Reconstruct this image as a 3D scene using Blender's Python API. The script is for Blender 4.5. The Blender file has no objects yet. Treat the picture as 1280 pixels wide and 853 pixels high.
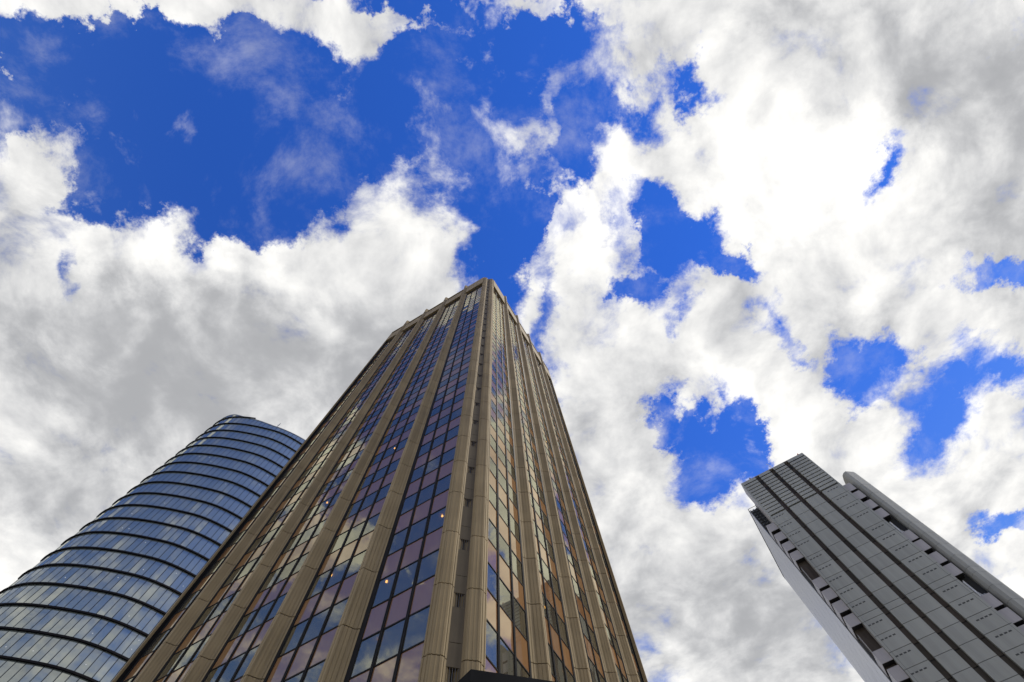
import bpy, bmesh, math, random
import numpy as np
from mathutils import Vector, Matrix

random.seed(7)
scene = bpy.context.scene
col = scene.collection
EYE = 1.6                                   # camera height above the pavement

# ------------------------------------------------------------------ camera
TILT, ROLL, FPX = 0.2812, -0.1201, 598.27 / 1280.0
def camera_axes():
    d = np.array([0, math.sin(TILT), math.cos(TILT)])
    up = np.array([0, -math.cos(TILT), math.sin(TILT)])
    r = np.cross(d, up)
    c, s = math.cos(ROLL), math.sin(ROLL)
    return c * r + s * up, -s * r + c * up, d
CR, CU, CD = camera_axes()
cam_data = bpy.data.cameras.new('camera')
cam = bpy.data.objects.new('camera', cam_data)
col.objects.link(cam)
cam_data.sensor_width = 36.0
cam_data.lens = FPX * 36.0
cam_data.clip_start = 0.1
cam_data.clip_end = 12000
M = Matrix(((CR[0], CU[0], -CD[0], 0), (CR[1], CU[1], -CD[1], 0), (CR[2], CU[2], -CD[2], EYE), (0, 0, 0, 1)))
cam.matrix_world = M
scene.camera = cam

# ------------------------------------------------------------------ view
scene.view_settings.view_transform = 'Standard'
scene.view_settings.look = 'None'
scene.view_settings.exposure = 0.0
scene.view_settings.gamma = 1.0
scene.view_settings.use_curve_mapping = False

# ------------------------------------------------------------------ sun (behind thin cloud, upper right)
SUN_EL, SUN_AZ = math.radians(57), math.radians(5)      # azimuth from +X towards +Y
sun_dir = Vector((math.cos(SUN_EL) * math.cos(SUN_AZ), math.cos(SUN_EL) * math.sin(SUN_AZ), math.sin(SUN_EL)))
sl = bpy.data.lights.new('sun', 'SUN')
sl.energy = 2.4
sl.angle = math.radians(10)
sl.color = (1.0, 0.95, 0.87)
sun = bpy.data.objects.new('sun', sl)
col.objects.link(sun)
sun.rotation_euler = sun_dir.to_track_quat('Z', 'Y').to_euler()

# ------------------------------------------------------------------ sky: Nishita blue with a procedural cloud layer.
# A cloud mass is (x, y, long radius, short radius, turn, weight) on the cloud deck, in units of the deck's height.
CLOUD_MASSES = [
    (-0.792, -0.438, 0.112, 0.049, -3.11, 0.9), (-0.618, -0.41, 0.169, 0.058, -3.07, 1), (-0.687, -0.396, 0.061, 0.047, 2.74, 0.5), (-0.464, -0.398, 0.208, 0.063, -3.06, 1),
    (-0.313, -0.373, 0.189, 0.071, -2.99, 1), (-0.191, -0.369, 0.115, 0.042, -3.05, 0.8), (-0.083, -0.364, 0.097, 0.02, -3.04, 0.4), (-0.859, -0.338, 0.042, 0.028, 2.23, 0.9),
    (-0.836, -0.178, 0.108, 0.053, 2.32, 0.8), (-0.923, -0.114, 0.124, 0.102, 3, 0.7), (-0.966, -0.027, 0.181, 0.136, 2.75, 0.8), (-0.753, -0.018, 0.198, 0.101, 3.01, 1),
    (-0.664, 0.111, 0.324, 0.142, -2.97, 1), (-0.5, 0.124, 0.31, 0.127, -3.05, 1), (-0.338, 0.072, 0.181, 0.11, 2.87, 0.9), (-0.237, -0.023, 0.101, 0.069, 2.75, 0.65),
    (-0.756, -0.077, 0.078, 0.059, 2.9, 0.4), (-0.922, 0.224, 0.521, 0.289, -3.12, 1.2), (-0.597, 0.293, 0.533, 0.286, -3.07, 1.2), (-0.329, 0.227, 0.253, 0.19, -3.12, 1),
    (-0.216, 0.128, 0.179, 0.135, -3.1, 0.6), (-0.143, 0.197, 0.137, 0.093, -3.05, 0.3), (-1.077, 0.445, 0.628, 0.403, 3.1, 1.3), (-0.714, 0.453, 0.605, 0.405, -3.14, 1.3),
    (-1.191, 0.739, 0.57, 0.374, 3.1, 1.3), (-0.474, 0.366, 0.36, 0.305, 2.98, 1.1), (0.007, -0.28, 0.074, 0.057, -2.38, 0.34), (-0.078, -0.164, 0.114, 0.102, 1.91, 0.28),
    (-0.518, -0.241, 0.213, 0.094, 2.08, 0.25), (-0.258, -0.226, 0.203, 0.044, 1.79, 0.25), (-0.294, -0.057, 0.131, 0.059, 2.76, 0.3), (0.179, -0.206, 0.111, 0.061, 2.06, 0.15),
    (0.114, -0.129, 0.145, 0.042, 1.95, 0.36), (-0.15, -0.017, 0.166, 0.128, 1.82, 0.26), (-0.112, 0.107, 0.156, 0.133, -3.11, 0.25), (0.034, -0.004, 0.13, 0.125, -3.03, 0.15),
    (0.061, -0.106, 0.095, 0.059, -3.03, 0.3), (0.131, -0.342, 0.147, 0.042, -3.04, 0.8), (-0.101, 0.035, 0.11, 0.106, 2.77, 0.15), (0.143, 0.043, 0.089, 0.085, -2.67, 0.95),
    (0.21, 0.154, 0.224, 0.152, 1.77, 1), (0.187, 0.246, 0.215, 0.186, 1.47, 0.9), (0.207, 0.34, 0.229, 0.212, 1.15, 0.8), (0.246, -0.033, 0.109, 0.1, -2.68, 0.35),
    (0.318, -0.258, 0.162, 0.123, -2.94, 0.55), (0.247, -0.323, 0.119, 0.043, -3.03, 0.4), (0.423, -0.286, 0.242, 0.104, -3.01, 0.8), (0.3, -0.186, 0.104, 0.074, -2.96, 0.4),
    (0.414, -0.074, 0.184, 0.127, -2.93, 0.9), (0.533, -0.068, 0.331, 0.173, -2.84, 1.2), (0.701, 0.058, 0.443, 0.224, -2.81, 1.2), (0.792, -0.167, 0.491, 0.255, -2.95, 1.2),
    (0.971, -0.004, 0.437, 0.333, 0.84, 1.2), (0.603, -0.241, 0.309, 0.141, -2.99, 0.9), (0.557, 0.171, 0.267, 0.129, -2.67, 1), (0.799, 0.217, 0.452, 0.205, -2.96, 1.2),
    (1.001, 0.19, 0.294, 0.195, -2.78, 0.9), (0.336, 0.195, 0.14, 0.114, -2.83, 0.5), (0.438, 0.35, 0.317, 0.198, -2.93, 1), (0.632, 0.301, 0.317, 0.214, -2.87, 1),
    (0.847, 0.346, 0.273, 0.145, -2.92, 0.9), (1.016, 0.404, 0.283, 0.171, -2.84, 0.9), (0.568, 0.502, 0.383, 0.239, -2.91, 1.2), (0.8, 0.614, 0.426, 0.249, -2.89, 1.2),
    (0.651, 0.68, 0.3, 0.227, -2.73, 1), (0.952, 0.765, 0.34, 0.232, -2.75, 1), (1.096, 0.675, 0.26, 0.187, -2.59, 0.8), (1.112, 0.903, 0.489, 0.25, -2.53, 1),
    (1.27, 1.099, 0.47, 0.297, -2.74, 1), (0.255, 0.461, 0.241, 0.196, 1.45, 0.9), (0.192, 0.596, 0.257, 0.203, 1.5, 0.9), (0.32, 0.768, 0.304, 0.268, -2.52, 1),
    (0.334, 1.013, 0.536, 0.464, 1.12, 1.2), (0.567, 1.1, 0.485, 0.388, 1.16, 1.2), (0.108, 0.694, 0.359, 0.209, 1.62, 1), (1.084, 0.376, 0.16, 0.115, -2.61, 0.4),
    (0.025, 0.074, 0.174, 0.084, 1.69, -0.2), (0.124, -0.099, 0.118, 0.084, 1.64, -0.25), (-0.054, -0.014, 0.124, 0.108, 1.79, -0.2), (0.405, 0.095, 0.157, 0.074, -3.08, -0.6),
    (0.497, 0.147, 0.108, 0.064, -2.65, -0.55), (0.37, 0.165, 0.093, 0.067, -2.9, -0.4), (0.372, 0.043, 0.135, 0.073, -2.83, -0.7), (0.384, -0.19, 0.087, 0.044, -3, -0.7),
    (0.298, -0.137, 0.095, 0.067, -2.96, -0.5), (0.239, 0.084, 0.129, 0.056, 1.8, -0.35), (0.514, 0.166, 0.119, 0.048, -2.75, -0.8), (0.764, 0.062, 0.086, 0.044, 2.29, -0.6),
    (0.293, 0.198, 0.07, 0.055, -2.88, -0.7), (0.403, 0.264, 0.095, 0.057, -2.95, -0.5), (0.794, 0.443, 0.125, 0.1, 0.91, -1.1), (0.607, 0.335, 0.087, 0.07, 1.18, -0.5),
    (0.936, 0.632, 0.174, 0.11, 1.07, -0.75), (1, 0.548, 0.12, 0.079, -2.37, -0.5), (1.085, 0.26, 0.139, 0.063, -3.12, -1.1), (1.107, 0.512, 0.178, 0.078, -2.5, -0.7),
    (0.363, 0.573, 0.122, 0.077, -2.38, -0.6), (0.486, 0.632, 0.148, 0.086, 1.35, -0.65), (0.429, 0.693, 0.133, 0.071, -2.95, -0.5), (0.345, 0.533, 0.111, 0.085, -2.18, -0.8),
    (0.51, 0.597, 0.131, 0.063, 1.37, -0.8), (1.2, 0.92, 0.162, 0.063, -2.94, -1), (0.141, 0.277, 0.145, 0.056, 1.64, -0.3), (0.076, 0.418, 0.157, 0.049, 1.66, -0.4),
    (0.283, 0.215, 0.079, 0.06, -2.91, -0.3), (0.111, 0.22, 0.235, 0.042, 1.66, -0.35), (0.698, -0.093, 0.044, 0.027, -2.91, -0), (0.636, 0.394, 0.061, 0.049, -2.65, -0.4),
    (-0.848, 0.043, 0.106, 0.043, 2.25, -0.45), (-0.577, -0.314, 0.387, 0.105, -3.05, -0.3), (-0.4, -0.143, 0.309, 0.174, -3.09, -0.4), (0.548, 0.8, 0.188, 0.064, 1.52, -0.3),
    (1.028, -0.222, 0.09, 0.066, -2.6, -0.4),
]
CLOUD_SHADE = [
    (-0.616, 0.236, 0.47, 0.234, 3.03, 0.75), (-0.905, 0.272, 0.368, 0.221, 3.14, 0.55), (-0.819, 0.439, 0.526, 0.243, -3.06, 0.6), (-1.124, 0.566, 0.304, 0.224, 2.96, 0.35),
    (-0.418, 0.279, 0.279, 0.196, -3.11, 0.4), (-0.754, 0.13, 0.264, 0.114, -3.07, 0.3), (-0.947, -0.056, 0.178, 0.116, 2.18, 0.35), (-0.602, 0.016, 0.379, 0.109, -2.95, -0.3),
    (-1.098, 0.362, 0.144, 0.101, 2.99, -0.3), (-1.247, 0.684, 0.237, 0.177, 2.9, -0.3), (0.852, -0.174, 0.395, 0.194, -2.83, 0.6), (0.992, 0.029, 0.358, 0.272, -2.36, 0.5),
    (0.602, -0.267, 0.245, 0.07, -3.02, 0.35), (1.018, 0.192, 0.218, 0.131, -2.85, 0.3), (1.021, -0.086, 0.293, 0.2, 1.1, 0.25), (0.534, -0.038, 0.401, 0.177, -2.85, -0.4),
    (0.636, 0.066, 0.371, 0.165, -2.83, -0.35), (0.156, 0.09, 0.197, 0.134, 1.62, -0.2), (0.607, 0.547, 0.337, 0.216, -2.88, -0.3), (0.417, 1.104, 0.587, 0.388, -2.87, 0.55),
    (0.658, 1.222, 0.459, 0.293, -2.84, 0.35), (0.212, 0.578, 0.237, 0.218, -2.37, 0.3), (0.259, 0.384, 0.23, 0.145, 1.56, 0.3), (0.831, 0.536, 0.338, 0.161, -2.94, 0.2),
    (0.635, 0.375, 0.296, 0.125, -2.98, 0.2), (0.297, 0.883, 0.205, 0.183, 0.93, -0.2), (0.929, 0.431, 0.305, 0.151, -2.93, 0.25), (0.811, 0.342, 0.15, 0.096, -2.85, 0.2),
    (0.302, -0.233, 0.184, 0.143, -2.93, 0.25), (0.336, 0.195, 0.21, 0.16, -2.89, 0.2), (0.389, 0.022, 0.133, 0.083, -2.96, 0.2),
]


world = bpy.data.worlds.new('World')
scene.world = world
world.use_nodes = True
world.cycles.sampling_method = 'MANUAL'
world.cycles.sample_map_resolution = 512
wt = world.node_tree
wt.nodes.clear()
def wn(t, **k):
    n = wt.nodes.new(t)
    for a, b in k.items(): setattr(n, a, b)
    return n
def wl(a, b): wt.links.new(a, b)
def wmath(op, a, b=None, c=None, clamp=False):
    n = wn('ShaderNodeMath', operation=op, use_clamp=clamp)
    for i, v in enumerate((a, b, c)):
        if v is None: continue
        if isinstance(v, (int, float)): n.inputs[i].default_value = v
        else: wl(v, n.inputs[i])
    return n.outputs[0]
SKY = 0.1
sky = wn('ShaderNodeTexSky')
sky.sky_type = 'NISHITA'
sky.sun_disc = False
sky.sun_elevation = SUN_EL
sky.sun_rotation = math.radians(90) - SUN_AZ
sky.altitude = 300; sky.dust_density = 0.0; sky.ozone_density = 2.0
hs = wn('ShaderNodeHueSaturation'); hs.inputs['Saturation'].default_value = 1.3; hs.inputs['Hue'].default_value = 0.5
wl(sky.outputs[0], hs.inputs['Color'])
deep = wn('ShaderNodeMix', data_type='RGBA', blend_type='MULTIPLY'); deep.inputs[0].default_value = 1.0
wl(hs.outputs[0], deep.inputs[6]); deep.inputs[7].default_value = (1.02, 1.08, 1.88, 1)
tc = wn('ShaderNodeTexCoord')
sp = wn('ShaderNodeSeparateXYZ'); wl(tc.outputs['Generated'], sp.inputs[0])
zc = wmath('MAXIMUM', sp.outputs[2], 0.09)
px = wmath('DIVIDE', sp.outputs[0], zc)
py = wmath('DIVIDE', sp.outputs[1], zc)
cb = wn('ShaderNodeCombineXYZ'); wl(px, cb.inputs[0]); wl(py, cb.inputs[1])
P0 = cb.outputs[0]
def noise(vec, scale, detail, rough, off=(0, 0, 0), dist=0.0, lac=2.0):
    mp = wn('ShaderNodeMapping'); mp.inputs[1].default_value = off; wl(vec, mp.inputs[0])
    n = wn('ShaderNodeTexNoise'); wl(mp.outputs[0], n.inputs['Vector'])
    n.inputs['Scale'].default_value = scale; n.inputs['Detail'].default_value = detail
    n.inputs['Roughness'].default_value = rough; n.inputs['Distortion'].default_value = dist
    n.inputs['Lacunarity'].default_value = lac
    return n
# warp the deck a little so no mass keeps a round outline
wp = noise(P0, 3.6, 8, 0.66, (3.1, 1.7, 0.4))
sub = wn('ShaderNodeVectorMath', operation='SUBTRACT'); wl(wp.outputs['Color'], sub.inputs[0]); sub.inputs[1].default_value = (0.5, 0.5, 0.5)
scl = wn('ShaderNodeVectorMath', operation='SCALE'); wl(sub.outputs[0], scl.inputs[0]); scl.inputs['Scale'].default_value = 0.42
add = wn('ShaderNodeVectorMath', operation='ADD'); wl(P0, add.inputs[0]); wl(scl.outputs[0], add.inputs[1])
flat = wn('ShaderNodeVectorMath', operation='MULTIPLY'); wl(add.outputs[0], flat.inputs[0]); flat.inputs[1].default_value = (1, 1, 0)
PW = flat.outputs[0]
def masses(items, start):
    acc = start
    for (x, y, a, b, rot, w) in items:
        g = wn('ShaderNodeTexGradient', gradient_type='SPHERICAL')
        tm = g.texture_mapping
        tm.vector_type = 'TEXTURE'
        tm.translation = (x, y, 0); tm.rotation = (0, 0, rot); tm.scale = (a, b, 1)
        wl(PW, g.inputs[0])
        acc = wmath('MULTIPLY_ADD', g.outputs['Fac'], w * 1.5, acc)
    return acc
# beyond the photographed part of the sky the deck is broken cloud
far = wn('ShaderNodeVectorMath', operation='LENGTH'); wl(P0, far.inputs[0])
farw = wn('ShaderNodeMapRange', interpolation_type='SMOOTHSTEP'); wl(far.outputs['Value'], farw.inputs[0])
farw.inputs[1].default_value = 0.75; farw.inputs[2].default_value = 1.9; farw.inputs[3].default_value = 0.0; farw.inputs[4].default_value = 0.70
total = masses([m for m in CLOUD_MASSES if m[5] > 0], farw.outputs[0])
cover = wmath('MULTIPLY_ADD', wmath('MINIMUM', wmath('MAXIMUM', wmath('SUBTRACT', total, 0.80), 0.0), 1.8), 0.12, wmath('MINIMUM', total, 0.82))
gaps = wmath('MAXIMUM', masses([m for m in CLOUD_MASSES if m[5] < 0], 0.0), -0.84)
cover = wmath('ADD', cover, gaps)
n1 = noise(P0, 5.5, 13, 0.63, (0, 0, 0), 0.25)
n2 = noise(P0, 5.5, 8, 0.56, (-0.05, 0.0, 0.012), 0.25)      # the same clouds, a step towards the sun
den = wmath('MULTIPLY_ADD', wmath('SUBTRACT', n1.outputs['Fac'], 0.5), 2.5, cover)
al = wn('ShaderNodeMapRange', interpolation_type='SMOOTHSTEP'); wl(den, al.inputs[0])
al.inputs[1].default_value = 0.10; al.inputs[2].default_value = 0.86
n4 = noise(P0, 4.0, 9, 0.66, (5, 9, 2), 0.25)                    # thin high veil
veil = wn('ShaderNodeMapRange', interpolation_type='SMOOTHSTEP'); wl(n4.outputs['Fac'], veil.inputs[0])
veil.inputs[1].default_value = 0.50; veil.inputs[2].default_value = 0.80; veil.inputs[4].default_value = 0.38
alpha = wmath('MAXIMUM', al.outputs[0], veil.outputs[0])
shade = masses(CLOUD_SHADE, 0.0)
shade = wmath('MAXIMUM', shade, -0.7)
n2b = noise(P0, 5.5, 8, 0.56, (0, 0, 0), 0.25)
relief = wmath('SUBTRACT', n2.outputs['Fac'], n2b.outputs['Fac'])   # thicker towards the sun = darker side
n3 = noise(P0, 2.3, 6, 0.55, (7, 2, 1))
lum = wmath('MULTIPLY_ADD', shade, -0.33, 0.885)
lum = wmath('MULTIPLY_ADD', relief, -1.25, lum)
lum = wmath('MULTIPLY_ADD', wmath('SUBTRACT', n3.outputs['Fac'], 0.5), 0.65, lum)
lum = wmath('MINIMUM', wmath('SMOOTH_MAX', lum, 0.46, 0.25), 1.12)
ramp = wn('ShaderNodeMapRange'); wl(lum, ramp.inputs[0]); ramp.inputs[1].default_value = 0.35; ramp.inputs[2].default_value = 1.0
ccol = wn('ShaderNodeMix', data_type='RGBA'); wl(ramp.outputs[0], ccol.inputs[0])
ccol.inputs[6].default_value = (0.93, 0.95, 1.0, 1); ccol.inputs[7].default_value = (1.0, 0.99, 0.965, 1)
cs = wn('ShaderNodeVectorMath', operation='SCALE'); wl(ccol.outputs[2], cs.inputs[0]); wl(wmath('MULTIPLY', lum, 1.0 / SKY), cs.inputs['Scale'])
# the blue pales towards the horizon
hz = wn('ShaderNodeMapRange', interpolation_type='SMOOTHSTEP'); wl(far.outputs['Value'], hz.inputs[0])
hz.inputs[1].default_value = 0.5; hz.inputs[2].default_value = 3.0; hz.inputs[4].default_value = 0.75
pale = wn('ShaderNodeMix', data_type='RGBA'); wl(hz.outputs[0], pale.inputs[0]); wl(deep.outputs[2], pale.inputs[6]); pale.inputs[7].default_value = (2.4, 4.2, 7.0, 1)
mx = wn('ShaderNodeMix', data_type='RGBA'); wl(alpha, mx.inputs[0]); wl(pale.outputs[2], mx.inputs[6]); wl(cs.outputs[0], mx.inputs[7])
bg = wn('ShaderNodeBackground'); wl(mx.outputs[2], bg.inputs[0]); bg.inputs[1].default_value = SKY
wo = wn('ShaderNodeOutputWorld'); wl(bg.outputs[0], wo.inputs[0])

# ------------------------------------------------------------------ materials
def mat(name):
    m = bpy.data.materials.new(name); m.use_nodes = True
    nt = m.node_tree; nt.nodes.clear()
    return m, nt
def N(nt, t, **k):
    n = nt.nodes.new(t)
    for a, b in k.items(): setattr(n, a, b)
    return n
def ramp2(nt, fac, c0, c1, p0=0.3, p1=0.7):
    r = N(nt, 'ShaderNodeValToRGB'); nt.links.new(fac, r.inputs[0])
    e = r.color_ramp.elements
    e[0].position = p0; e[1].position = p1
    e[0].color = (*c0, 1); e[1].color = (*c1, 1)
    return r.outputs[0]
def objnoise(nt, scale, detail=6, rough=0.6, stretch=(1, 1, 1)):
    tc = N(nt, 'ShaderNodeTexCoord'); mp = N(nt, 'ShaderNodeMapping')
    mp.inputs['Scale'].default_value = stretch
    nt.links.new(tc.outputs['Object'], mp.inputs[0])
    n = N(nt, 'ShaderNodeTexNoise'); n.inputs['Scale'].default_value = scale
    n.inputs['Detail'].default_value = detail; n.inputs['Roughness'].default_value = rough
    nt.links.new(mp.outputs[0], n.inputs['Vector'])
    return n.outputs['Fac']
def surface(name, c0, c1, rough=0.7, scale=0.4, stretch=(1, 1, 1), bump=0.0, bscale=6, metallic=0.0, spec=0.5, p=(0.3, 0.7), streak=None, vary=0.0):
    """a matt or satin surface whose colour wanders between two tones; streak darkens rain runs down a wall"""
    m, nt = mat(name)
    b = N(nt, 'ShaderNodeBsdfPrincipled'); o = N(nt, 'ShaderNodeOutputMaterial')
    nt.links.new(b.outputs[0], o.inputs[0])
    colr = ramp2(nt, objnoise(nt, scale, stretch=stretch), c0, c1, *p)
    if streak:
        s = ramp2(nt, objnoise(nt, streak[0], 5, 0.65, (1, 1, 0.03)), (streak[1],) * 3, (1, 1, 1), 0.35, 0.6)
        mx = N(nt, 'ShaderNodeMix', data_type='RGBA', blend_type='MULTIPLY'); mx.inputs[0].default_value = 1
        nt.links.new(colr, mx.inputs[6]); nt.links.new(s, mx.inputs[7]); colr = mx.outputs[2]
    if vary:                                          # every cast panel has its own tone
        ge = N(nt, 'ShaderNodeNewGeometry')
        s = ramp2(nt, ge.outputs['Random Per Island'], (1 - vary,) * 3, (1, 1, 1), 0, 1)
        mx = N(nt, 'ShaderNodeMix', data_type='RGBA', blend_type='MULTIPLY'); mx.inputs[0].default_value = 1
        nt.links.new(colr, mx.inputs[6]); nt.links.new(s, mx.inputs[7]); colr = mx.outputs[2]
    nt.links.new(colr, b.inputs['Base Color'])
    b.inputs['Roughness'].default_value = rough; b.inputs['Metallic'].default_value = metallic
    b.inputs['Specular IOR Level'].default_value = spec
    if bump:
        bp = N(nt, 'ShaderNodeBump'); bp.inputs['Strength'].default_value = bump; bp.inputs['Distance'].default_value = 0.03
        nt.links.new(objnoise(nt, bscale), bp.inputs['Height']); nt.links.new(bp.outputs[0], b.inputs['Normal'])
    return m
def dust_veil(nt, shader):
    """a thin uneven dust-coloured film, added to mute the blue mirrored in the glass"""
    d = N(nt, 'ShaderNodeBsdfDiffuse'); d.inputs[0].default_value = (0.50, 0.45, 0.36, 1)
    amt = N(nt, 'ShaderNodeMapRange'); nt.links.new(objnoise(nt, 0.8, 5, 0.6, (1, 1, 0.15)), amt.inputs[0])
    amt.inputs[1].default_value = 0.3; amt.inputs[2].default_value = 0.7; amt.inputs[3].default_value = 0.04; amt.inputs[4].default_value = 0.13
    m = N(nt, 'ShaderNodeMixShader'); nt.links.new(amt.outputs[0], m.inputs[0])
    nt.links.new(shader, m.inputs[1]); nt.links.new(d.outputs[0], m.inputs[2])
    return m.outputs[0]
def glass(name, base, ior=2.0, wave=0.004, wscale=0.25, tint=(1, 1, 1), rough=0.015, gain=0.0, vary=0.0):
    """opaque backed facade glass: coloured or dark body under a strong mirror coat with slightly wavy panes"""
    m, nt = mat(name)
    o = N(nt, 'ShaderNodeOutputMaterial')
    d = N(nt, 'ShaderNodeBsdfDiffuse')
    g = N(nt, 'ShaderNodeBsdfGlossy'); g.inputs['Roughness'].default_value = rough; g.inputs['Color'].default_value = (*tint, 1)
    f = N(nt, 'ShaderNodeFresnel'); f.inputs['IOR'].default_value = ior
    add = N(nt, 'ShaderNodeMath', operation='ADD', use_clamp=True); nt.links.new(f.outputs[0], add.inputs[0]); add.inputs[1].default_value = gain
    if vary:
        oi = N(nt, 'ShaderNodeNewGeometry')
        r = ramp2(nt, oi.outputs['Random Per Island'], tuple(c * (1 - vary) for c in base), tuple(c * (1 + vary) for c in base), 0, 1)
        nt.links.new(r, d.inputs['Color'])
    else: d.inputs['Color'].default_value = (*base, 1)
    bp = N(nt, 'ShaderNodeBump'); bp.inputs['Strength'].default_value = 1.0; bp.inputs['Distance'].default_value = wave
    nt.links.new(objnoise(nt, wscale, 2, 0.4), bp.inputs['Height'])
    for n in (g, f): nt.links.new(bp.outputs[0], n.inputs['Normal'])
    mx = N(nt, 'ShaderNodeMixShader'); nt.links.new(add.outputs[0], mx.inputs[0])
    nt.links.new(d.outputs[0], mx.inputs[1]); nt.links.new(g.outputs[0], mx.inputs[2]); nt.links.new(dust_veil(nt, mx.outputs[0]), o.inputs[0])
    return m
def see_through(name, tint, ior=2.0, wave=0.004, wscale=0.25):
    """bronze tinted vision glass with a real room behind it"""
    m, nt = mat(name)
    o = N(nt, 'ShaderNodeOutputMaterial')
    t = N(nt, 'ShaderNodeBsdfTransparent'); t.inputs[0].default_value = (*tint, 1)
    g = N(nt, 'ShaderNodeBsdfGlossy'); g.inputs['Roughness'].default_value = 0.01; g.inputs['Color'].default_value = (1.0, 0.99, 0.72, 1)
    f = N(nt, 'ShaderNodeFresnel'); f.inputs['IOR'].default_value = ior
    bp = N(nt, 'ShaderNodeBump'); bp.inputs['Strength'].default_value = 1.0; bp.inputs['Distance'].default_value = wave
    nt.links.new(objnoise(nt, wscale, 2, 0.4), bp.inputs['Height'])
    for n in (g, f): nt.links.new(bp.outputs[0], n.inputs['Normal'])
    ge = N(nt, 'ShaderNodeNewGeometry')               # only the outer face of the pane mirrors
    ft = N(nt, 'ShaderNodeMath', operation='SUBTRACT'); ft.inputs[0].default_value = 1.0; nt.links.new(ge.outputs['Backfacing'], ft.inputs[1])
    ff = N(nt, 'ShaderNodeMath', operation='MULTIPLY'); nt.links.new(f.outputs[0], ff.inputs[0]); nt.links.new(ft.outputs[0], ff.inputs[1])
    mx = N(nt, 'ShaderNodeMixShader'); nt.links.new(ff.outputs[0], mx.inputs[0])
    nt.links.new(t.outputs[0], mx.inputs[1]); nt.links.new(g.outputs[0], mx.inputs[2])
    nt.links.new(dust_veil(nt, mx.outputs[0]), o.inputs[0])
    return m
def lamp(name, colr, e):
    m, nt = mat(name); o = N(nt, 'ShaderNodeOutputMaterial'); em = N(nt, 'ShaderNodeEmission')
    em.inputs[0].default_value = (*colr, 1); em.inputs[1].default_value = e; nt.links.new(em.outputs[0], o.inputs[0])
    return m

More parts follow.
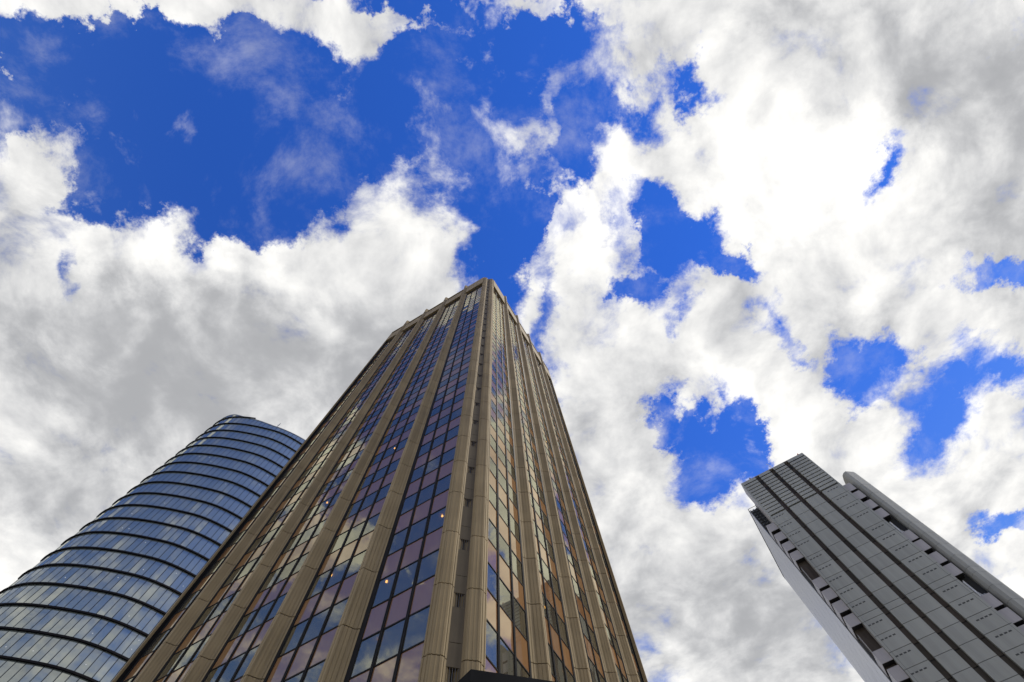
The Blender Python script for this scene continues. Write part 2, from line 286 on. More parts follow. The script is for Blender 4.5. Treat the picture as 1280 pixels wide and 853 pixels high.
MT = {
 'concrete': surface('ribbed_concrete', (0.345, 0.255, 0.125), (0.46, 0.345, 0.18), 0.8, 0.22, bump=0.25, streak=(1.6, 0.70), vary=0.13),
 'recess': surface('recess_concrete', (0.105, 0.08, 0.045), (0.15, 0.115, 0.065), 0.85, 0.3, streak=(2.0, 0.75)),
 'joint': surface('joint_sealant', (0.02, 0.018, 0.015), (0.035, 0.03, 0.025), 0.9),
 'black': surface('black_anodised_frame', (0.008, 0.008, 0.008), (0.016, 0.015, 0.014), 0.6, 1.0, spec=0.15),
 'slat': surface('vent_slat_metal', (0.06, 0.052, 0.04), (0.09, 0.078, 0.06), 0.55, 2.0),
 'vision': see_through('bronze_vision_glass', (0.72, 0.62, 0.45), 3.6),
 'spandrel': glass('bronze_spandrel_glass', (0.25, 0.10, 0.022), 3.2, vary=0.25, tint=(1, 0.93, 0.70)),
 'room': surface('office_interior', (0.12, 0.085, 0.05), (0.20, 0.14, 0.08), 0.9, 0.5),
 'ceiling': surface('office_ceiling', (0.22, 0.19, 0.14), (0.30, 0.26, 0.19), 0.9, 0.5),
 'bulb': lamp('warm_ceiling_lamp', (1.0, 0.66, 0.22), 5.0),
 'bulb_white': lamp('white_ceiling_lamp', (0.9, 0.93, 1.0), 0.6),
 'canopy': surface('canopy_black_metal', (0.006, 0.006, 0.006), (0.012, 0.012, 0.012), 0.7, 1.0, spec=0.08),
 'roofing': surface('roof_gravel', (0.12, 0.12, 0.11), (0.2, 0.2, 0.19), 0.9, 0.6),
 'blueglass': glass('blue_curtain_glass', (0.17, 0.22, 0.23), 1.7, wave=0.006, wscale=0.12, tint=(0.84, 0.86, 0.78), vary=0.08, gain=0.24),
 'band': surface('black_floor_band', (0.006, 0.006, 0.007), (0.012, 0.010, 0.011), 0.6, 1.0, spec=0.1),
 'fin': surface('dark_glazing_joint', (0.012, 0.018, 0.024), (0.02, 0.03, 0.035), 0.45, 1.0),
 'rim': surface('pale_metal_rim', (0.42, 0.44, 0.47), (0.55, 0.57, 0.6), 0.35, 0.8),
 'panel': surface('grey_metal_cladding', (0.35, 0.35, 0.30), (0.42, 0.42, 0.36), 0.5, 0.06, stretch=(1, 1, 1), bump=0.05, bscale=0.4, streak=(0.6, 0.84), vary=0.10),
 'panel_gap': surface('panel_joint', (0.09, 0.10, 0.105), (0.13, 0.14, 0.145), 0.8),
 'dark_slot': surface('vent_slot', (0.05, 0.05, 0.048), (0.075, 0.075, 0.07), 0.8),
 'bay': surface('pinkish_bay_panel', (0.38, 0.355, 0.34), (0.47, 0.44, 0.42), 0.55, 0.1, streak=(0.8, 0.85)),
 'strip': glass('brown_recessed_glass', (0.030, 0.021, 0.017), 1.15, vary=0.5, rough=0.15),
 'sidewall': surface('satin_side_cladding', (0.30, 0.30, 0.295), (0.40, 0.395, 0.39), 0.3, 0.03, stretch=(1, 1, 0.25), bump=0.1, bscale=0.1, metallic=0.25, vary=0.07, streak=(0.5, 0.88)),
 'stair': surface('pale_rendered_cladding', (0.34, 0.34, 0.30), (0.42, 0.42, 0.375), 0.6, 0.08, streak=(0.6, 0.85), vary=0.08),
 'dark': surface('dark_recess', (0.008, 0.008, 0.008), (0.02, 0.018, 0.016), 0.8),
 'steel': surface('galvanised_steel', (0.18, 0.185, 0.19), (0.28, 0.285, 0.29), 0.45, 2.0, metallic=0.4),
 'white_steel': surface('white_painted_steel', (0.62, 0.62, 0.6), (0.78, 0.78, 0.76), 0.4, 1.0),
 'red': surface('red_lamp_glass', (0.35, 0.02, 0.02), (0.45, 0.03, 0.03), 0.3, 2.0),
 'paving': surface('stone_paving', (0.22, 0.21, 0.19), (0.34, 0.32, 0.29), 0.8, 1.2, bump=0.3),
 'asphalt': surface('asphalt', (0.04, 0.04, 0.042), (0.065, 0.065, 0.066), 0.9, 3.0, bump=0.4, bscale=30),
 'kerb': surface('kerb_stone', (0.3, 0.3, 0.29), (0.42, 0.41, 0.39), 0.8, 1.5),
 'paint': surface('road_paint', (0.7, 0.7, 0.68), (0.8, 0.8, 0.78), 0.7, 5.0),
 'ground': surface('ground_tone', (0.08, 0.08, 0.075), (0.14, 0.135, 0.12), 0.9, 0.02),
 'brick': surface('brown_block_wall', (0.20, 0.12, 0.06), (0.30, 0.19, 0.10), 0.85, 0.3),
}

# ------------------------------------------------------------------ mesh helpers
class MB:
    """collects shapes (in world metres) and links them as one mesh object"""
    def __init__(s): s.v = []; s.f = []; s.mi = []
    def add(s, vs, fs, mi=0):
        k = len(s.v); s.v.extend(vs); s.f.extend([tuple(i + k for i in f) for f in fs]); s.mi.extend([mi] * len(fs))
    def prism(s, poly, z0, z1, tr=None, mi=0, cap=True):
        """poly: plan points in a local frame; tr turns (a, b, z) into world"""
        tr = tr or (lambda a, b, z: (a, b, z))
        n = len(poly)
        vs = [tr(a, b, z0) for a, b in poly] + [tr(a, b, z1) for a, b in poly]
        fs = [(i, (i + 1) % n, n + (i + 1) % n, n + i) for i in range(n)]
        if cap: fs += [tuple(range(n))[::-1], tuple(range(n, 2 * n))]
        s.add(vs, fs, mi)
    def box(s, a0, a1, b0, b1, z0, z1, tr=None, mi=0):
        s.prism([(a0, b0), (a1, b0), (a1, b1), (a0, b1)], z0, z1, tr, mi)
    def tube(s, p, q, r, n=6, mi=0):
        p = Vector(p); q = Vector(q); d = (q - p).normalized()
        x = d.orthogonal().normalized(); y = d.cross(x)
        ring = [x * math.cos(2 * math.pi * i / n) * r + y * math.sin(2 * math.pi * i / n) * r for i in range(n)]
        vs = [tuple(p + w) for w in ring] + [tuple(q + w) for w in ring]
        s.add(vs, [(i, (i + 1) % n, n + (i + 1) % n, n + i) for i in range(n)] + [tuple(range(n))[::-1], tuple(range(n, 2 * n))], mi)
    def build(s, name, mats, parent=None, origin=None, kind=None):
        if not isinstance(mats, (list, tuple)): mats = [mats]
        if origin is None:
            a = np.array(s.v); origin = (a.min(0) + a.max(0)) / 2
        ox, oy, oz = origin
        me = bpy.data.meshes.new(name)
        me.from_pydata([(x - ox, y - oy, z - oz) for x, y, z in s.v], [], s.f)
        for m in mats: me.materials.append(m)
        if len(mats) > 1: me.polygons.foreach_set('material_index', s.mi)
        bm = bmesh.new(); bm.from_mesh(me); bmesh.ops.recalc_face_normals(bm, faces=bm.faces); bm.to_mesh(me); bm.free()
        me.update()
        o = bpy.data.objects.new(name, me); col.objects.link(o)
        if parent is not None:
            o.parent = parent
            base = Vector((0, 0, 0)); p = parent
            while p is not None: base += p.location; p = p.parent
            o.location = Vector(origin) - base
        else: o.location = origin
        if kind: o['kind'] = kind
        return o
def copy_part(src, parent, world_loc):
    o = src.copy(); col.objects.link(o); o.parent = parent
    base = Vector((0, 0, 0)); p = parent
    while p is not None: base += p.location; p = p.parent
    o.location = Vector(world_loc) - base
    return o
def thing(name, loc, label, cat, group=None):
    o = bpy.data.objects.new(name, None); col.objects.link(o); o.location = loc
    o.empty_display_size = 2
    o['label'] = label; o['category'] = cat
    if group: o['group'] = group
    return o
def structure(name, mb, m, origin=None):
    return mb.build(name, m, None, origin, 'structure')
def in_view(pts):
    """area (in picture heights squared) that a face covers in the photograph's frame"""
    P = np.array(pts, float) - np.array([0, 0, EYE])
    z = P @ CD
    if (z <= 0.1).any(): return 0.0
    x = FPX * (P @ CR) / z; y = FPX * (P @ CU) / z
    x = np.clip(x, -0.5, 0.5); y = np.clip(y, -0.3332, 0.3332)
    return 0.5 * abs(np.dot(x, np.roll(y, -1)) - np.dot(y, np.roll(x, -1)))

UX, UY = -0.91293, 0.40812                  # the street grid: u along the left face, v along the right face
VX, VY = 0.40812, 0.91293

# ------------------------------------------------------------------ ground
g = MB(); g.box(-4000, 4000, -4000, 4000, -0.5, -0.016); structure('ground', g, MT['ground'])
g = MB(); g.box(-75, 110, -14, 150, -0.3, 0.0); structure('plaza_paving', g, MT['paving'])
g = MB(); g.box(-400, 400, -34, -14.3, -0.4, -0.012); structure('road', g, MT['asphalt'])
g = MB(); g.box(-75, 110, -14.3, -14.0, -0.3, 0.012); structure('kerb', g, MT['kerb'])
g = MB()
for k in range(60): g.box(-180 + k * 6, -177 + k * 6, -24.2, -24.05, -0.0095, -0.008)
structure('road_markings', g, MT['paint'])

# ------------------------------------------------------------------ the ribbed bronze glass tower
CX0, CY0 = -3.601, 17.394
def T(u, v, z): return (CX0 + u * UX + v * VX, CY0 + u * UY + v * VY, z + EYE)
def face_left(a, b, z): return T(a, b, z)          # a runs along the face, b is depth behind the pier noses
def face_right(a, b, z): return T(b, a, z)
FLOOR = 4.173
J0 = 0.1635 * 130 - 0.40                                   # height of one pier joint above the eye
joints = [J0 + FLOOR * k for k in range(-5, 26)]
joints = [j for j in joints if j < 130]
HEAD = 120.3
GL = 0.80                                           # glass plane
tower = thing('office_tower', (CX0, CY0, 0), 'tall tower of beige ribbed concrete piers and bronze reflecting glass, corner towards the viewer', 'office building')

def fluted(poly_pts, pitch=0.20, w=0.035, d=0.035):
    """adds narrow vertical grooves to a polyline of plan points"""
    out = []
    for (a0, b0), (a1, b1) in zip(poly_pts[:-1], poly_pts[1:]):
        L = math.hypot(a1 - a0, b1 - b0)
        out.append((a0, b0))
        n = int(L / pitch)
        if n < 1: continue
        ta, tb = (a1 - a0) / L, (b1 - b0) / L
        na, nb = -tb, ta                             # turned below so it points into the body
        for i in range(n):
            s = (i + 0.5) * L / n
            for q, e in ((-w / 2, 0), (-w / 2, 1), (w / 2, 1), (w / 2, 0)):
                out.append((a0 + ta * (s + q) + na * d * e, b0 + tb * (s + q) + nb * d * e))
    out.append(poly_pts[-1])
    return out
def pier_mesh(profile, tr, ztop, back):
    mb = MB()
    cuts = [-EYE] + [j for j in joints if j < ztop - 1.5] + [ztop]
    outer = fluted(profile)
    for z0, z1 in zip(cuts[:-1], cuts[1:]):
        mb.prism(outer + back, z0 + 0.03, z1 - 0.03, tr)
    # dark core that shows in the open joints
    ca = sum(p[0] for p in profile) / len(profile); cb = back[0][1]
    core = [(ca + (a - ca) * 0.93, cb + (b - cb) * 0.93) for a, b in profile + back]
    mb.prism(core, -EYE, ztop - 0.1, tr, 1)
    return mb
def nose(c): return [(c - 0.78, 1.0), (c - 0.76, 0.76), (c - 0.50, 0.60), (c - 0.17, 0.0), (c + 0.17, 0.0), (c + 0.50, 0.60), (c + 0.76, 0.76), (c + 0.78, 1.0)]
LC = [8.12 + 6.47 * k for k in range(4)]
RC = [8.55 + 6.45 * k for k in range(4)]
END_L, END_R = 31.9, 32.3
for c in LC: pier_mesh(nose(c), face_left, 132.6, [(c, 1.3)]).build('pier', [MT['concrete'], MT['joint']], tower)
for c in RC: pier_mesh(nose(c), face_right, 133.0, [(c, 1.3)]).build('pier', [MT['concrete'], MT['joint']], tower)
# the two corner piers and the recess between them
pl = [(2.52, 0.95), (2.50, 0.50), (2.08, 0.50), (1.63, 0.90), (1.60, 1.60)]
pier_mesh(pl, face_left, 130.0, [(2.1, 1.6)]).build('corner_pier', [MT['concrete'], MT['joint']], tower)
pr = [(2.52, 0.95), (2.50, 0.47), (2.05, 0.47), (1.72, 0.90 - 0.33), (1.60, 1.60)]
pr = [(2.60, 0.95), (2.58, 0.45), (2.06, 0.45), (1.66, 0.92), (1.64, 1.60)]
pier_mesh(pr, face_right, 130.0, [(2.1, 1.6)]).build('corner_pier', [MT['concrete'], MT['joint']], tower)
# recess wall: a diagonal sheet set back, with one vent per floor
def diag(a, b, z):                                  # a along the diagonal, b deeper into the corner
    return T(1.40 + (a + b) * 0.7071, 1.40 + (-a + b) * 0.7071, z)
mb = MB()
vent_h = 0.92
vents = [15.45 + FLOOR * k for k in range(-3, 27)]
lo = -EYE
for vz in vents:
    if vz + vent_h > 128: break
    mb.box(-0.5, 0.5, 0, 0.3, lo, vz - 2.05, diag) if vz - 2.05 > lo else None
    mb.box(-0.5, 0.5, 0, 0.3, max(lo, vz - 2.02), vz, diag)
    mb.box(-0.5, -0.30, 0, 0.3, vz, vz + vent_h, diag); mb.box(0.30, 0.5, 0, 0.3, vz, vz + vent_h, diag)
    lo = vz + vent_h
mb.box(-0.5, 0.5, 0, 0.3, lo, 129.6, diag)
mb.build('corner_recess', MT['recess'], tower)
first = None
for vz in vents:
    if vz + vent_h > 128: break
    loc = diag(0, 0.1, vz + vent_h / 2)
    if first is None:
        vb = MB(); vb.box(-0.31, 0.31, 0.22, 0.29, vz - 0.02, vz + vent_h + 0.02, diag, 1)
        for k in range(5): vb.box(-0.265 + k * 0.125, -0.235 + k * 0.125, 0.02, 0.06, vz, vz + vent_h, diag, 0)
        first = vb.build('vent', [MT['slat'], MT['black']], tower, loc)
    else: copy_part(first, tower, loc)

# glazing: three columns of panes in each bay, two panes per floor (bronze spandrel above, clear glass below)
half = FLOOR / 2
pane_rows = []
z = J0 + 0.40 + 0.80 - FLOOR * 5
while z + half < HEAD + 0.1:
    pane_rows.append((z, False)); pane_rows.append((z + half, True)); z += FLOOR
def bays(centres, start, end):
    out = []; a = start
    for c in centres: out.append((a, c - 0.86)); a = c + 0.86
    out.append((a, end)); return out
BAYS = [(face_left, b, bays(LC, 2.56, END_L + 0.6)[i], i) for i, b in enumerate([3, 3, 3, 3, 2])] + \
       [(face_right, b, bays(RC, 2.62, END_R + 0.6)[i], i) for i, b in enumerate([3, 3, 3, 3, 2])]
panes = []
for tr, n, (a0, a1), bi in BAYS:
    if bi == 4: a1 = (END_L if tr is face_left else END_R) - 0.25
    w = (a1 - a0) / n
    for k in range(n):
        for z0, top in pane_rows:
            x0, x1 = a0 + k * w + 0.05, a0 + (k + 1) * w - 0.05
            q0, q1 = z0 + 0.04, z0 + half - 0.04
            t1, t2 = random.gauss(0, 0.004), random.gauss(0, 0.003)
            # each pane leans by its own fraction of a degree, as real facade glass does
            def tt(a, b, zz, tr=tr, cx=(x0 + x1) / 2, cz=(q0 + q1) / 2, t1=t1, t2=t2): return tr(a, b + (a - cx) * t1 + (zz - cz) * t2, zz)
            fr = [tt(x0, GL, q0), tt(x1, GL, q0), tt(x1, GL, q1), tt(x0, GL, q1)]
            panes.append([in_view(fr), top, tt, x0, x1, q0, q1])
for flag, nm, m in ((True, 'spandrel_panel', MT['spandrel']), (False, 'window_pane', MT['vision'])):
    sel = sorted([p for p in panes if p[1] == flag], key=lambda p: -p[0])
    for p in sel[:100]:
        b = MB(); b.box(p[3], p[4], GL, GL + 0.03, p[5], p[6], p[2]); b.build(nm, m, tower)
    b = MB()
    for p in sel[100:]: b.box(p[3], p[4], GL, GL + 0.03, p[5], p[6], p[2])
    b.build('upper_' + nm + 's', m, tower, kind='stuff')
# frames of each bay: black uprights with a lighter cap, thin rails between the panes
for tr, n, (a0, a1), bi in BAYS:
    if bi == 4: a1 = (END_L if tr is face_left else END_R) - 0.25
    w = (a1 - a0) / n
    mb = MB()
    z0, z1 = pane_rows[0][0], HEAD
    for k in range(1, n):
        c = a0 + k * w
        mb.box(c - 0.085, c - 0.02, GL - 0.07, GL + 0.05, z0, z1, tr); mb.box(c + 0.02, c + 0.085, GL - 0.07, GL + 0.05, z0, z1, tr)
        mb.box(c - 0.02, c + 0.02, GL - 0.04, GL + 0.05, z0, z1, tr, 1)
    if bi == 0 and tr is face_left: e = (0.06, 0.30)
    elif bi == 0: e = (0.05, 0.16)
    else: e = (0.12, 0.22)
    mb.box(a0 - 0.10, a0 + e[0], GL - 0.05, GL + 0.08, z0, z1, tr)
    mb.box(a1 - e[1] + 0.06, a1 + 0.10, GL - 0.05, GL + 0.08, z0, z1, tr)
    for zr, top in pane_rows:
        for k in range(n): mb.box(a0 + k * w + (0.09 if k else 0.12), a0 + (k + 1) * w - 0.09, GL - 0.035, GL + 0.04, zr - 0.04, zr + 0.04, tr)
    mb.box(a0 + 0.02, a1 - 0.02, GL - 0.02, GL + 0.45, HEAD + 0.003, HEAD + 0.75, tr)
    mb.build('glazing_frame', [MT['black'], MT['slat']], tower)
# rooms behind the clear glass: floor slabs with ceilings, a core
for tr_z, top in pane_rows:
    if not top: continue
    if tr_z > HEAD: break
    mb = MB()
    for tr, end in ((face_left, END_L), (face_right, END_R)):
        mb.box(2.6 if tr is face_left else 5.3, end - 0.4, GL + 0.16, GL + 4.5, tr_z + 0.05, tr_z + half - 0.15, tr)
    mb.build('floor_slab', MT['ceiling'], tower)
mb = MB()
mb.prism([(5.2, 5.2), (END_L - 0.3, 5.2), (END_L - 0.3, END_R - 0.3), (5.2, END_R - 0.3)], -EYE, 128, T)
mb.prism([(2.0, 2.4), (5.2, 5.2), (5.2, 5.8), (2.0, 3.0)], -EYE, 128, T)
mb.build('building_core', MT['room'], tower)
# far walls, roof
mb = MB(); mb.box(END_L, END_L + 0.16, 0.30, END_R + 0.2, -EYE, 130.0, T); mb.box(0.30, END_L - 0.002, END_R, END_R + 0.16, -EYE, 130.0, T)
mb.box(END_L - 0.10, END_L - 0.003, 0.50, 1.2, -EYE, HEAD + 0.7, T, 1); mb.box(0.64, 1.2, END_R - 0.10, END_R - 0.003, -EYE, HEAD + 0.7, T, 1)
mb.build('end_wall', [MT['concrete'], MT['black']], tower)
mb = MB(); mb.prism([(1.2, 2.4), (2.4, 1.2), (END_L, 1.2), (END_L, END_R), (1.2, END_R)], 128.0, 128.5, T); mb.build('roof', MT['roofing'], tower)
# parapet of each bay: a plain panel over the window head, then a dark louvre strip set back and a coping
for tr, n, (a0, a1), bi in BAYS:
    if bi == 4: a1 = END_L - 0.02 if tr is face_left else END_R - 0.02
    mb = MB()
    x0, x1 = a0 - 0.15, a1 + (0.15 if bi < 4 else 0)
    if bi == 0:
        mb.box(x0, x1, 0.32, 0.95, HEAD + 0.8, 130.0, tr)
    else:
        mb.box(x0, x1, 0.32, 0.95, HEAD + 0.8, 127.4, tr)
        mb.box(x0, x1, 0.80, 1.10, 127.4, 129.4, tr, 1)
        mb.box(x0, x1, 0.32, 1.10, 129.4, 130.0, tr)
    mb.build('parapet', [MT['concrete'], MT['dark']], tower)
# small ceiling lamps just inside the clear glass
def lamp_at(tr, a, zrow, depth):
    return tr(a, GL + depth, zrow - 0.03)
lamp_spots = []
rng = random.Random(11)
low = [z for z, top in pane_rows if top and 14 < z < 70]
for tr, n, (a0, a1), bi in BAYS:
    w = (a1 - a0) / n
    for i, z in enumerate(low):
        if rng.random() < (0.62 if z < 32 else 0.26 if z < 50 else 0.05):
            lamp_spots.append((tr, a0 + (rng.randrange(n) + rng.uniform(0.25, 0.75)) * w, z, rng.uniform(0.22, 0.5)))
first = None
for tr, a, z, d in lamp_spots:
    loc = lamp_at(tr, a, z, d)
    if first is None:
        mb = MB(); mb.tube((loc[0], loc[1], loc[2] - 0.05), (loc[0], loc[1], loc[2] + 0.05), 0.065, 10)
        first = mb.build('ceiling_lamp', MT['bulb'], tower, loc)
    else: copy_part(first, tower, loc)
# black canopy over the corner entrance
mb = MB()
poly = [(-1.5, -1.42), (-6.2, 3.1), (-4.4, 7.6), (0.35, 7.6), (0.35, 2.7), (1.5, 1.55), (2.4, 0.42), (2.4, -0.1)]
mb.prism(poly, 12.55, 13.02, T)
mb.build('entrance_canopy', MT['canopy'], tower)
mb = MB(); p0 = Vector(T(-1.40, -1.34, 12.53)); p1 = Vector(T(0.6, 0.35, 12.53)); mb.tube(p0, p1, 0.03, 6); mb.build('canopy_seam', MT['steel'], tower)

# ------------------------------------------------------------------ the curved blue glass tower
HL = 140.0
arc = [(-.400, .565), (-.440, .5130), (-.4882, .4577), (-.5250, .4262), (-.5635, .4073), (-.5941, .3962), (-.6184, .3900), (-.6429, .3873), (-.6640, .3905), (-.6800, .3975), (-.6885, .4050), (-.6915, .4160)]
def catmull(pts, step):
    P = [Vector((x * HL, y * HL)) for x, y in pts]
    P = [2 * P[0] - P[1]] + P + [2 * P[-1] - P[-2]]
    fine = []
    for i in range(1, len(P) - 2):
        for k in range(24):
            t = k / 24
            fine.append(0.5 * ((2 * P[i]) + (P[i + 1] - P[i - 1]) * t + (2 * P[i - 1] - 5 * P[i] + 4 * P[i + 1] - P[i + 2]) * t * t + (3 * P[i] - P[i - 1] - 3 * P[i + 1] + P[i + 2]) * t ** 3))
    fine.append(P[-2])
    out = [fine[0]]; acc = 0
    for a, b in zip(fine[:-1], fine[1:]):
        acc += (b - a).length
        if acc >= step: out.append(b); acc = 0
    return out
front = catmull(arc, 1.18)
back = [Vector((x * HL, y * HL)) for x, y in [(-.682, .437), (-.655, .480), (-.600, .545), (-.530, .610), (-.460, .640), (-.405, .620)]]
ring = front + back
ctr = sum(ring, Vector((0, 0))) / len(ring)
curved = thing('curved_glass_tower', (ctr.x, ctr.y, 0), 'rounded blue glass tower ringed by thin black floor bands, behind the ribbed tower', 'office building')
BH = 0.0325 * HL
def zt(p):                                           # sloping top edge of the glass
    th = math.degrees(math.atan2(p.y, p.x))
    return HL * float(np.interp(th, [135, 139, 141, 143, 145.2, 147.8, 149.2, 150], [.988, .985, .984, .986, .993, 1.003, 1.017, 1.018]))
def shift(pts, d):
    out = []
    n = len(pts)
    for i in range(n):
        t = (pts[(i + 1) % n] - pts[i - 1]).normalized()
        out.append(pts[i] + Vector((t.y, -t.x)) * d)
    return out
s_test = shift(ring, 1.0)
sg = 1 if (s_test[5] - ctr).length > (ring[5] - ctr).length else -1
bandr = shift(ring, 0.30 * sg); inner = shift(ring, -0.3 * sg)
nf = len(front)
def sheet(mb, a, b, z0f, z1f, mi=0):
    """a closed slab of wall between two plan lines"""
    n = len(a)
    for i in range(n - 1):
        vs = []
        for line in (a, b):
            for j in (i, i + 1):
                p = line[j]; vs += [(p.x, p.y, z0f(j) + EYE), (p.x, p.y, z1f(j) + EYE)]
        mb.add(vs, [(0, 2, 3, 1), (4, 5, 7, 6), (1, 3, 7, 5), (0, 4, 6, 2), (0, 1, 5, 4), (2, 6, 7, 3)], mi)
full = list(range(len(ring))) + [0]
R_ = [ring[i] for i in full]; B_ = [bandr[i] for i in full]; I_ = [inner[i] for i in full]
nb_ = int(HL / BH)
for k in range(-1, nb_):
    zb = HL - BH * k if k >= 0 else 1e9              # the band at the top of this storey of glass
    z1 = HL - BH * k - 0.155; z0 = HL - BH * (k + 1) + 0.155
    if k == -1: z1 = 1e9
    z0 = max(z0, -EYE)
    mb = MB()
    for i in range(len(full) - 1):
        top = [min(z1, zt(R_[j])) for j in (i, i + 1)]
        if min(top) <= z0 + 0.05: continue
        lean = random.gauss(0, 0.002); sw = random.gauss(0, 0.0015)
        a, b = R_[i], R_[i + 1]
        t = (b - a).normalized(); nrm = Vector((t.y, -t.x)) * sg
        g0 = a + t * 0.065; g1 = b - t * 0.065
        vs = []
        for d in (0.0, -0.06):
            for p, tp, s in ((g0, top[0], sw), (g1, top[1], -sw)):
                for zz, l in ((z0, lean), (tp, -lean)):
                    q = p + nrm * (d + s + l); vs.append((q.x, q.y, zz + EYE))
        mb.add(vs, [(0, 2, 3, 1), (4, 5, 7, 6), (1, 3, 7, 5), (0, 4, 6, 2), (0, 1, 5, 4), (2, 6, 7, 3)], 0)
        # dark joint between panes
        q0 = a - t * 0.065 ; q1 = a + t * 0.065
        vs = []
        for d in (0.015, -0.06):
            for p in (q0, q1):
                for zz in (z0, top[0]): q = p + nrm * d; vs.append((q.x, q.y, zz + EYE))
        mb.add(vs, [(0, 2, 3, 1), (4, 5, 7, 6), (1, 3, 7, 5), (0, 4, 6, 2), (0, 1, 5, 4), (2, 6, 7, 3)], 1)
    if mb.v: mb.build('window_band', [MT['blueglass'], MT['fin']], curved, (ctr.x, ctr.y, (z0 + EYE) if z0 < HL else HL))
    if k >= 0:
        mb = MB()
        zc_ = HL - BH * k
        for i in range(len(full) - 1):
            if max(zt(R_[i]), zt(R_[i + 1])) < zc_ - 0.2: continue
            vs = []
            for line in (B_, I_):
                for j in (i, i + 1):
                    p = line[j]; vs += [(p.x, p.y, zc_ - 0.155 + EYE), (p.x, p.y, zc_ + 0.155 + EYE)]
            mb.add(vs, [(0, 2, 3, 1), (4, 5, 7, 6), (1, 3, 7, 5), (0, 4, 6, 2)], 0)
        mb.build('floor_band', MT['band'], curved, (ctr.x, ctr.y, zc_ + EYE))
mb = MB()
sheet(mb, shift(R_[:-1], 0.12 * sg), shift(R_[:-1], -0.4 * sg), lambda j: zt(R_[j]), lambda j: zt(R_[j]) + 0.22)
mb.build('roof_rim', MT['rim'], curved)
mb = MB(); mb.prism([(p.x, p.y) for p in inner], HL * 0.975 + EYE, HL * 0.978 + EYE); mb.build('roof', MT['roofing'], curved)
pr_ = Vector(arc[4]) * HL
ant = Vector((-0.545 * HL, 0.420 * HL))
mb = MB(); mb.tube((ant.x, ant.y, HL * .984 + EYE), (ant.x, ant.y, HL * 1.012 + EYE), 0.09); mb.tube((ant.x - .4, ant.y, HL * 1.003 + EYE), (ant.x + .4, ant.y, HL * 1.003 + EYE), 0.07)
mb.build('antenna', MT['steel'], curved)
# pinpoint ceiling lights seen through the blue glass
first = None
rng = random.Random(5)
for k in range(5, 20):
    for q in range(7):
        if rng.random() < 0.42: continue
        i = rng.randrange(3, nf - 9)
        a, b = ring[i], ring[i + 1]
        t = (b - a).normalized(); nrm = Vector((t.y, -t.x)) * sg
        p = (a + b) / 2 + nrm * 0.05
        loc = (p.x, p.y, HL - BH * k - rng.choice([1.2, 2.9]) + EYE)
        if first is None:
            mb = MB(); mb.tube((loc[0] - nrm.x * .01, loc[1] - nrm.y * .01, loc[2]), (loc[0] + nrm.x * .03, loc[1] + nrm.y * .03, loc[2]), 0.07, 8)
            first = mb.build('ceiling_light', MT['bulb_white'], curved, loc)
        else: copy_part(first, curved, loc)

# ------------------------------------------------------------------ the grey slab tower
HR = 145.0
SX0, SY0 = 0.50874 * HR, 0.71539 * HR
def S(s, w, z):                                      # s along the front (unit = tower height), w back from it
    return (SX0 + (-s * UX + w * VX) * HR, SY0 + (-s * UY + w * VY) * HR, z * HR + EYE)
grey = thing('slab_tower', (*S(.08, .1, 0)[:2], 0), 'grey panelled slab tower with three dark vertical strips and a rounded stair shaft', 'office building')
FZ = 0.0276
boxL = [.8388, .8093, .7808, .7539, .6839, .6577, .6304, .6025, .5380, .5091, .4820, .4544, .4268]
boxR = [.8413, .8137, .7826, .7548, .6899, .6645, .6342, .6070, .5445, .5176, .4900, .4624, .4348]
z = .3720
while z > 0.02: boxL.append(z); boxR.append(z + .004); z -= FZ
vrow = [.8643, .8354, .8065, .7784, .7399, .7136, .6852, .6570, .6287, .5919, .5657, .5376, .5098, .4821]
z = .4545
while z > 0.03: vrow.append(z); z -= FZ
fj = [.8720] + [v + .0080 for v in vrow[1:]] + [.6110]
fj = sorted(set([round(x, 4) for x in fj if abs(x - .5999) > .001 or True]), reverse=True)
cols_ = [(0.0, .0360), (.0455, .0730), (.0825, .1105), (.1200, .1600)]
GAPZ = 0.0004
for ci, (s0, s1) in enumerate(cols_):
    mb = MB()
    zs = [0.0] + sorted(fj) + []
    for z0, z1 in zip(zs[:-1], zs[1:]): mb.box(s0, s1, 0, .006, z0 + (0 if z0 == 0 else GAPZ), z1 - GAPZ, S)
    mb.box(s0 + .0004, s1 - .0004, .0006, .0055, 0, .871, S, 1)
    if ci in (0, 3):
        # upright joint near the outer edge
        e = .004 if ci == 0 else s1 - .004
        mb.box(e - .0002, e + .0002, -.00006, .0001, 0, .871, S, 1)
    mb.build('cladding_strip', [MT['panel'], MT['panel_gap']], grey)
    # louvred top
    mb = MB()
    z = .8735
    while z < .990:
        mb.box(s0 + (.0035 if ci == 0 else 0), s1 - (.002 if ci == 3 else 0), 0.0002, .006, z + .0026, z + .0104, S); z += .0104
    mb.box(s0, s1, 0.0, .006, .9905, .9990, S)
    if ci == 0: mb.box(s0, s0 + .0034, 0, .006, .8722, .9904, S)
    if ci == 3: mb.box(s1 - .0019, s1, 0, .006, .8722, .9904, S)
    mb.box(s0 + .0005, s1 - .0005, .0045, .0058, .8724, .9903, S, 1)
    mb.build('louvre_panel', [MT['panel'], MT['dark']], grey)
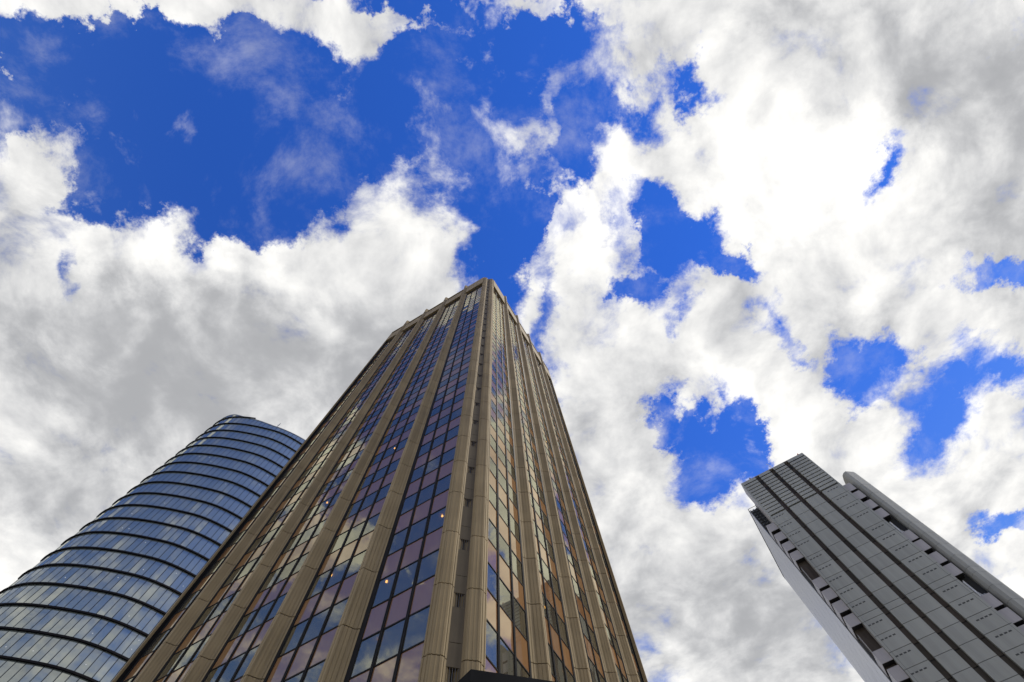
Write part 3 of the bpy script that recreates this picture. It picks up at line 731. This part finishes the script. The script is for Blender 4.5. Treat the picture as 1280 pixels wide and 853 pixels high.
for s0, s1 in ((.0360, .0455), (.0730, .0825), (.1105, .1200)):
    mb = MB()
    zs = [0.0] + sorted(fj) + [.905, .940, .972, .996]
    for i, (z0, z1) in enumerate(zip(zs[:-1], zs[1:])):
        mb.box(s0, s1, .0052, .0068, z0 + .0008, z1 - .0008, S)
    mb.box(s0, s1, .0058, .0066, 0, .9965, S, 1)
    for zz in (.9555, .9805): mb.box(s0, s1, .0048, .0051, zz - .006, zz + .004, S, 1)
    mb.build('recessed_strip', [MT['strip'], MT['dark']], grey)
for vz in vrow:
    for a0, a1 in ((.0028, .0284), (.1272, .1526)):
        mb = MB(); wq = (a1 - a0) / 4
        for k in range(4): mb.box(a0 + k * wq + .0008, a0 + (k + 1) * wq - .0014, -.00012, .0004, vz - .0011, vz + .0009, S)
        mb.build('vent_row', MT['dark_slot'], grey)
# flanks of the front slab and the body behind it
mb = MB(); mb.box(.0, .0005, .0062, .034, .0, .9988, S); mb.box(.1595, .16, .0062, .034, .0, .9988, S); mb.box(.0006, .1594, .030, .034, 0, .9988, S)
mb.box(.0, .16, .0, .034, .9991, 1.0003, S)
mb.build('slab_flank', MT['bay'], grey)
mb = MB(); mb.box(.0, .160, .0345, .262, 0, .962, S); mb.build('rear_block', MT['panel'], grey)
mb = MB()
zs = [0.0] + [z for z in sorted(fj) if z < .93] + [.948]
for z0, z1 in zip(zs[:-1], zs[1:]):
    for k in range(6):
        w0 = .035 + k * .0378; mb.box(-.0202, -.0190, w0 + .00015, w0 + .0378 - .00015, z0 + .0002, z1 - .0002, S)
mb.box(-.0196, -.0006, .0352, .2616, 0, .9475, S, 1)
mb.build('side_wall', [MT['sidewall'], MT['panel_gap']], grey)
# dark window strips in the slots on both sides
mb = MB(); mb.box(-.0165, -.0004, .012, .0342, 0, .862, S); mb.build('slot_glazing', MT['strip'], grey)
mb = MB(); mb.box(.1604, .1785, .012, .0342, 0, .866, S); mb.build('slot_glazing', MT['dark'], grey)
firstb = None
for i, zb in enumerate(boxL):
    loc = S(-.0095, .018, zb + .0112)
    if firstb is None:
        mb = MB(); mb.box(-.0186, -.0004, .003, .0345, zb, zb + .0200, S); mb.box(-.0180, -.0008, .0034, .0300, zb - .0004, zb - .00005, S, 1)
        firstb = mb.build('bay_panel', [MT['bay'], MT['dark']], grey, loc)
    else: copy_part(firstb, grey, loc)
firstb = None
for i, zb in enumerate(boxR):
    loc = S(.168, .006, zb + .0112)
    if firstb is None:
        mb = MB(); mb.box(.1604, .1752, .002, .0115, zb, zb + .0215, S); mb.box(.1608, .1748, .0024, .0110, zb - .0004, zb - .00005, S, 1)
        firstb = mb.build('bay_panel', [MT['bay'], MT['dark']], grey, loc)
    else: copy_part(firstb, grey, loc)
# pale back wall of the open floors and the pipes in them
for zg in (.7070, .5610):
    mb = MB(); mb.tube(S(.164, .006, zg + .003), S(.164, .006, zg + .036), .16, 6); mb.tube(S(.1665, .009, zg), S(.1665, .009, zg + .040), .12, 6)
    mb.tube(S(.170, .008, zg + .002), S(.1625, .008, zg + .030), .10, 6); mb.build('service_pipe', MT['white_steel'], grey)
    mb = MB(); mb.box(.1606, .1740, .0105, .0118, zg - .001, zg + .012, S); mb.build('service_screen', MT['steel'], grey)
# stair shaft on the right
mb = MB()
plan = [(.1790, .060), (.1786, .020), (.1801, .0080), (.1840, .0026), (.1895, .0008), (.2040, .0115), (.2078, .0175), (.2090, .028), (.2090, .060)]
zs = [0.0] + sorted(fj[1:]) + [.893]
for z0, z1 in zip(zs[:-1], zs[1:]): mb.prism(plan, z0 + (.0002 if z0 else 0), z1 - .0002, S)
core = [(.1936 + (a - .1936) * .985, .03 + (b - .03) * .985) for a, b in plan]
mb.prism(core, 0, .892, S, 1)
mb.build('stair_shaft', [MT['stair'], MT['panel_gap']], grey)
# rail and lattice along the roof of the side wall
mb = MB()
for k in range(46):
    w = .0352 + k * .005
    mb.tube(S(-.0200, w, .9481), S(-.0200, w, .9560), .07, 5)
    mb.box(-.0203, -.0197, w + .0008, w + .0036, .9486, .9530, S)
for zz in (.9520, .9560): mb.tube(S(-.0200, .0352, zz), S(-.0200, .2610, zz), .07, 5)
mb.tube(S(-.0200, .0352, .9560), S(-.0010, .0352, .9560), .08, 5); mb.tube(S(-.0010, .0352, .9481), S(-.0010, .0352, .9560), .08, 5)
mb.build('roof_rail', MT['dark'], grey)
mb = MB()
for k in range(9):
    z0 = .866 + k * .009
    mb.tube(S(-.017, .0340, z0), S(-.001, .0340, z0), .09, 5); mb.tube(S(-.017, .0340, z0), S(-.001, .0340, z0 + .009), .06, 5)
for s in (-.0175, -.0110, -.0040): mb.tube(S(s, .0335, .862), S(s, .0335, .948), .13, 5)
mb.build('access_lattice', MT['dark'], grey)
mb = MB(); mb.tube(S(.083, .004, .9990), S(.083, .004, 1.020), .09, 6); mb.tube(S(.080, .004, 1.012), S(.086, .004, 1.012), .06, 6); mb.tube(S(.083, .004, 1.020), S(.080, .004, 1.026), .07, 6)
mb.build('antenna', MT['white_steel'], grey)
for s in (.026, .151):
    mb = MB(); mb.tube(S(s, .003, 1.0003), S(s, .003, 1.0035), .08, 6); mb.tube(S(s, .003, 1.0035), S(s, .003, 1.0065), .22, 8, 1)
    mb.build('roof_lamp', [MT['steel'], MT['dark'] if s < .1 else MT['red']], grey)
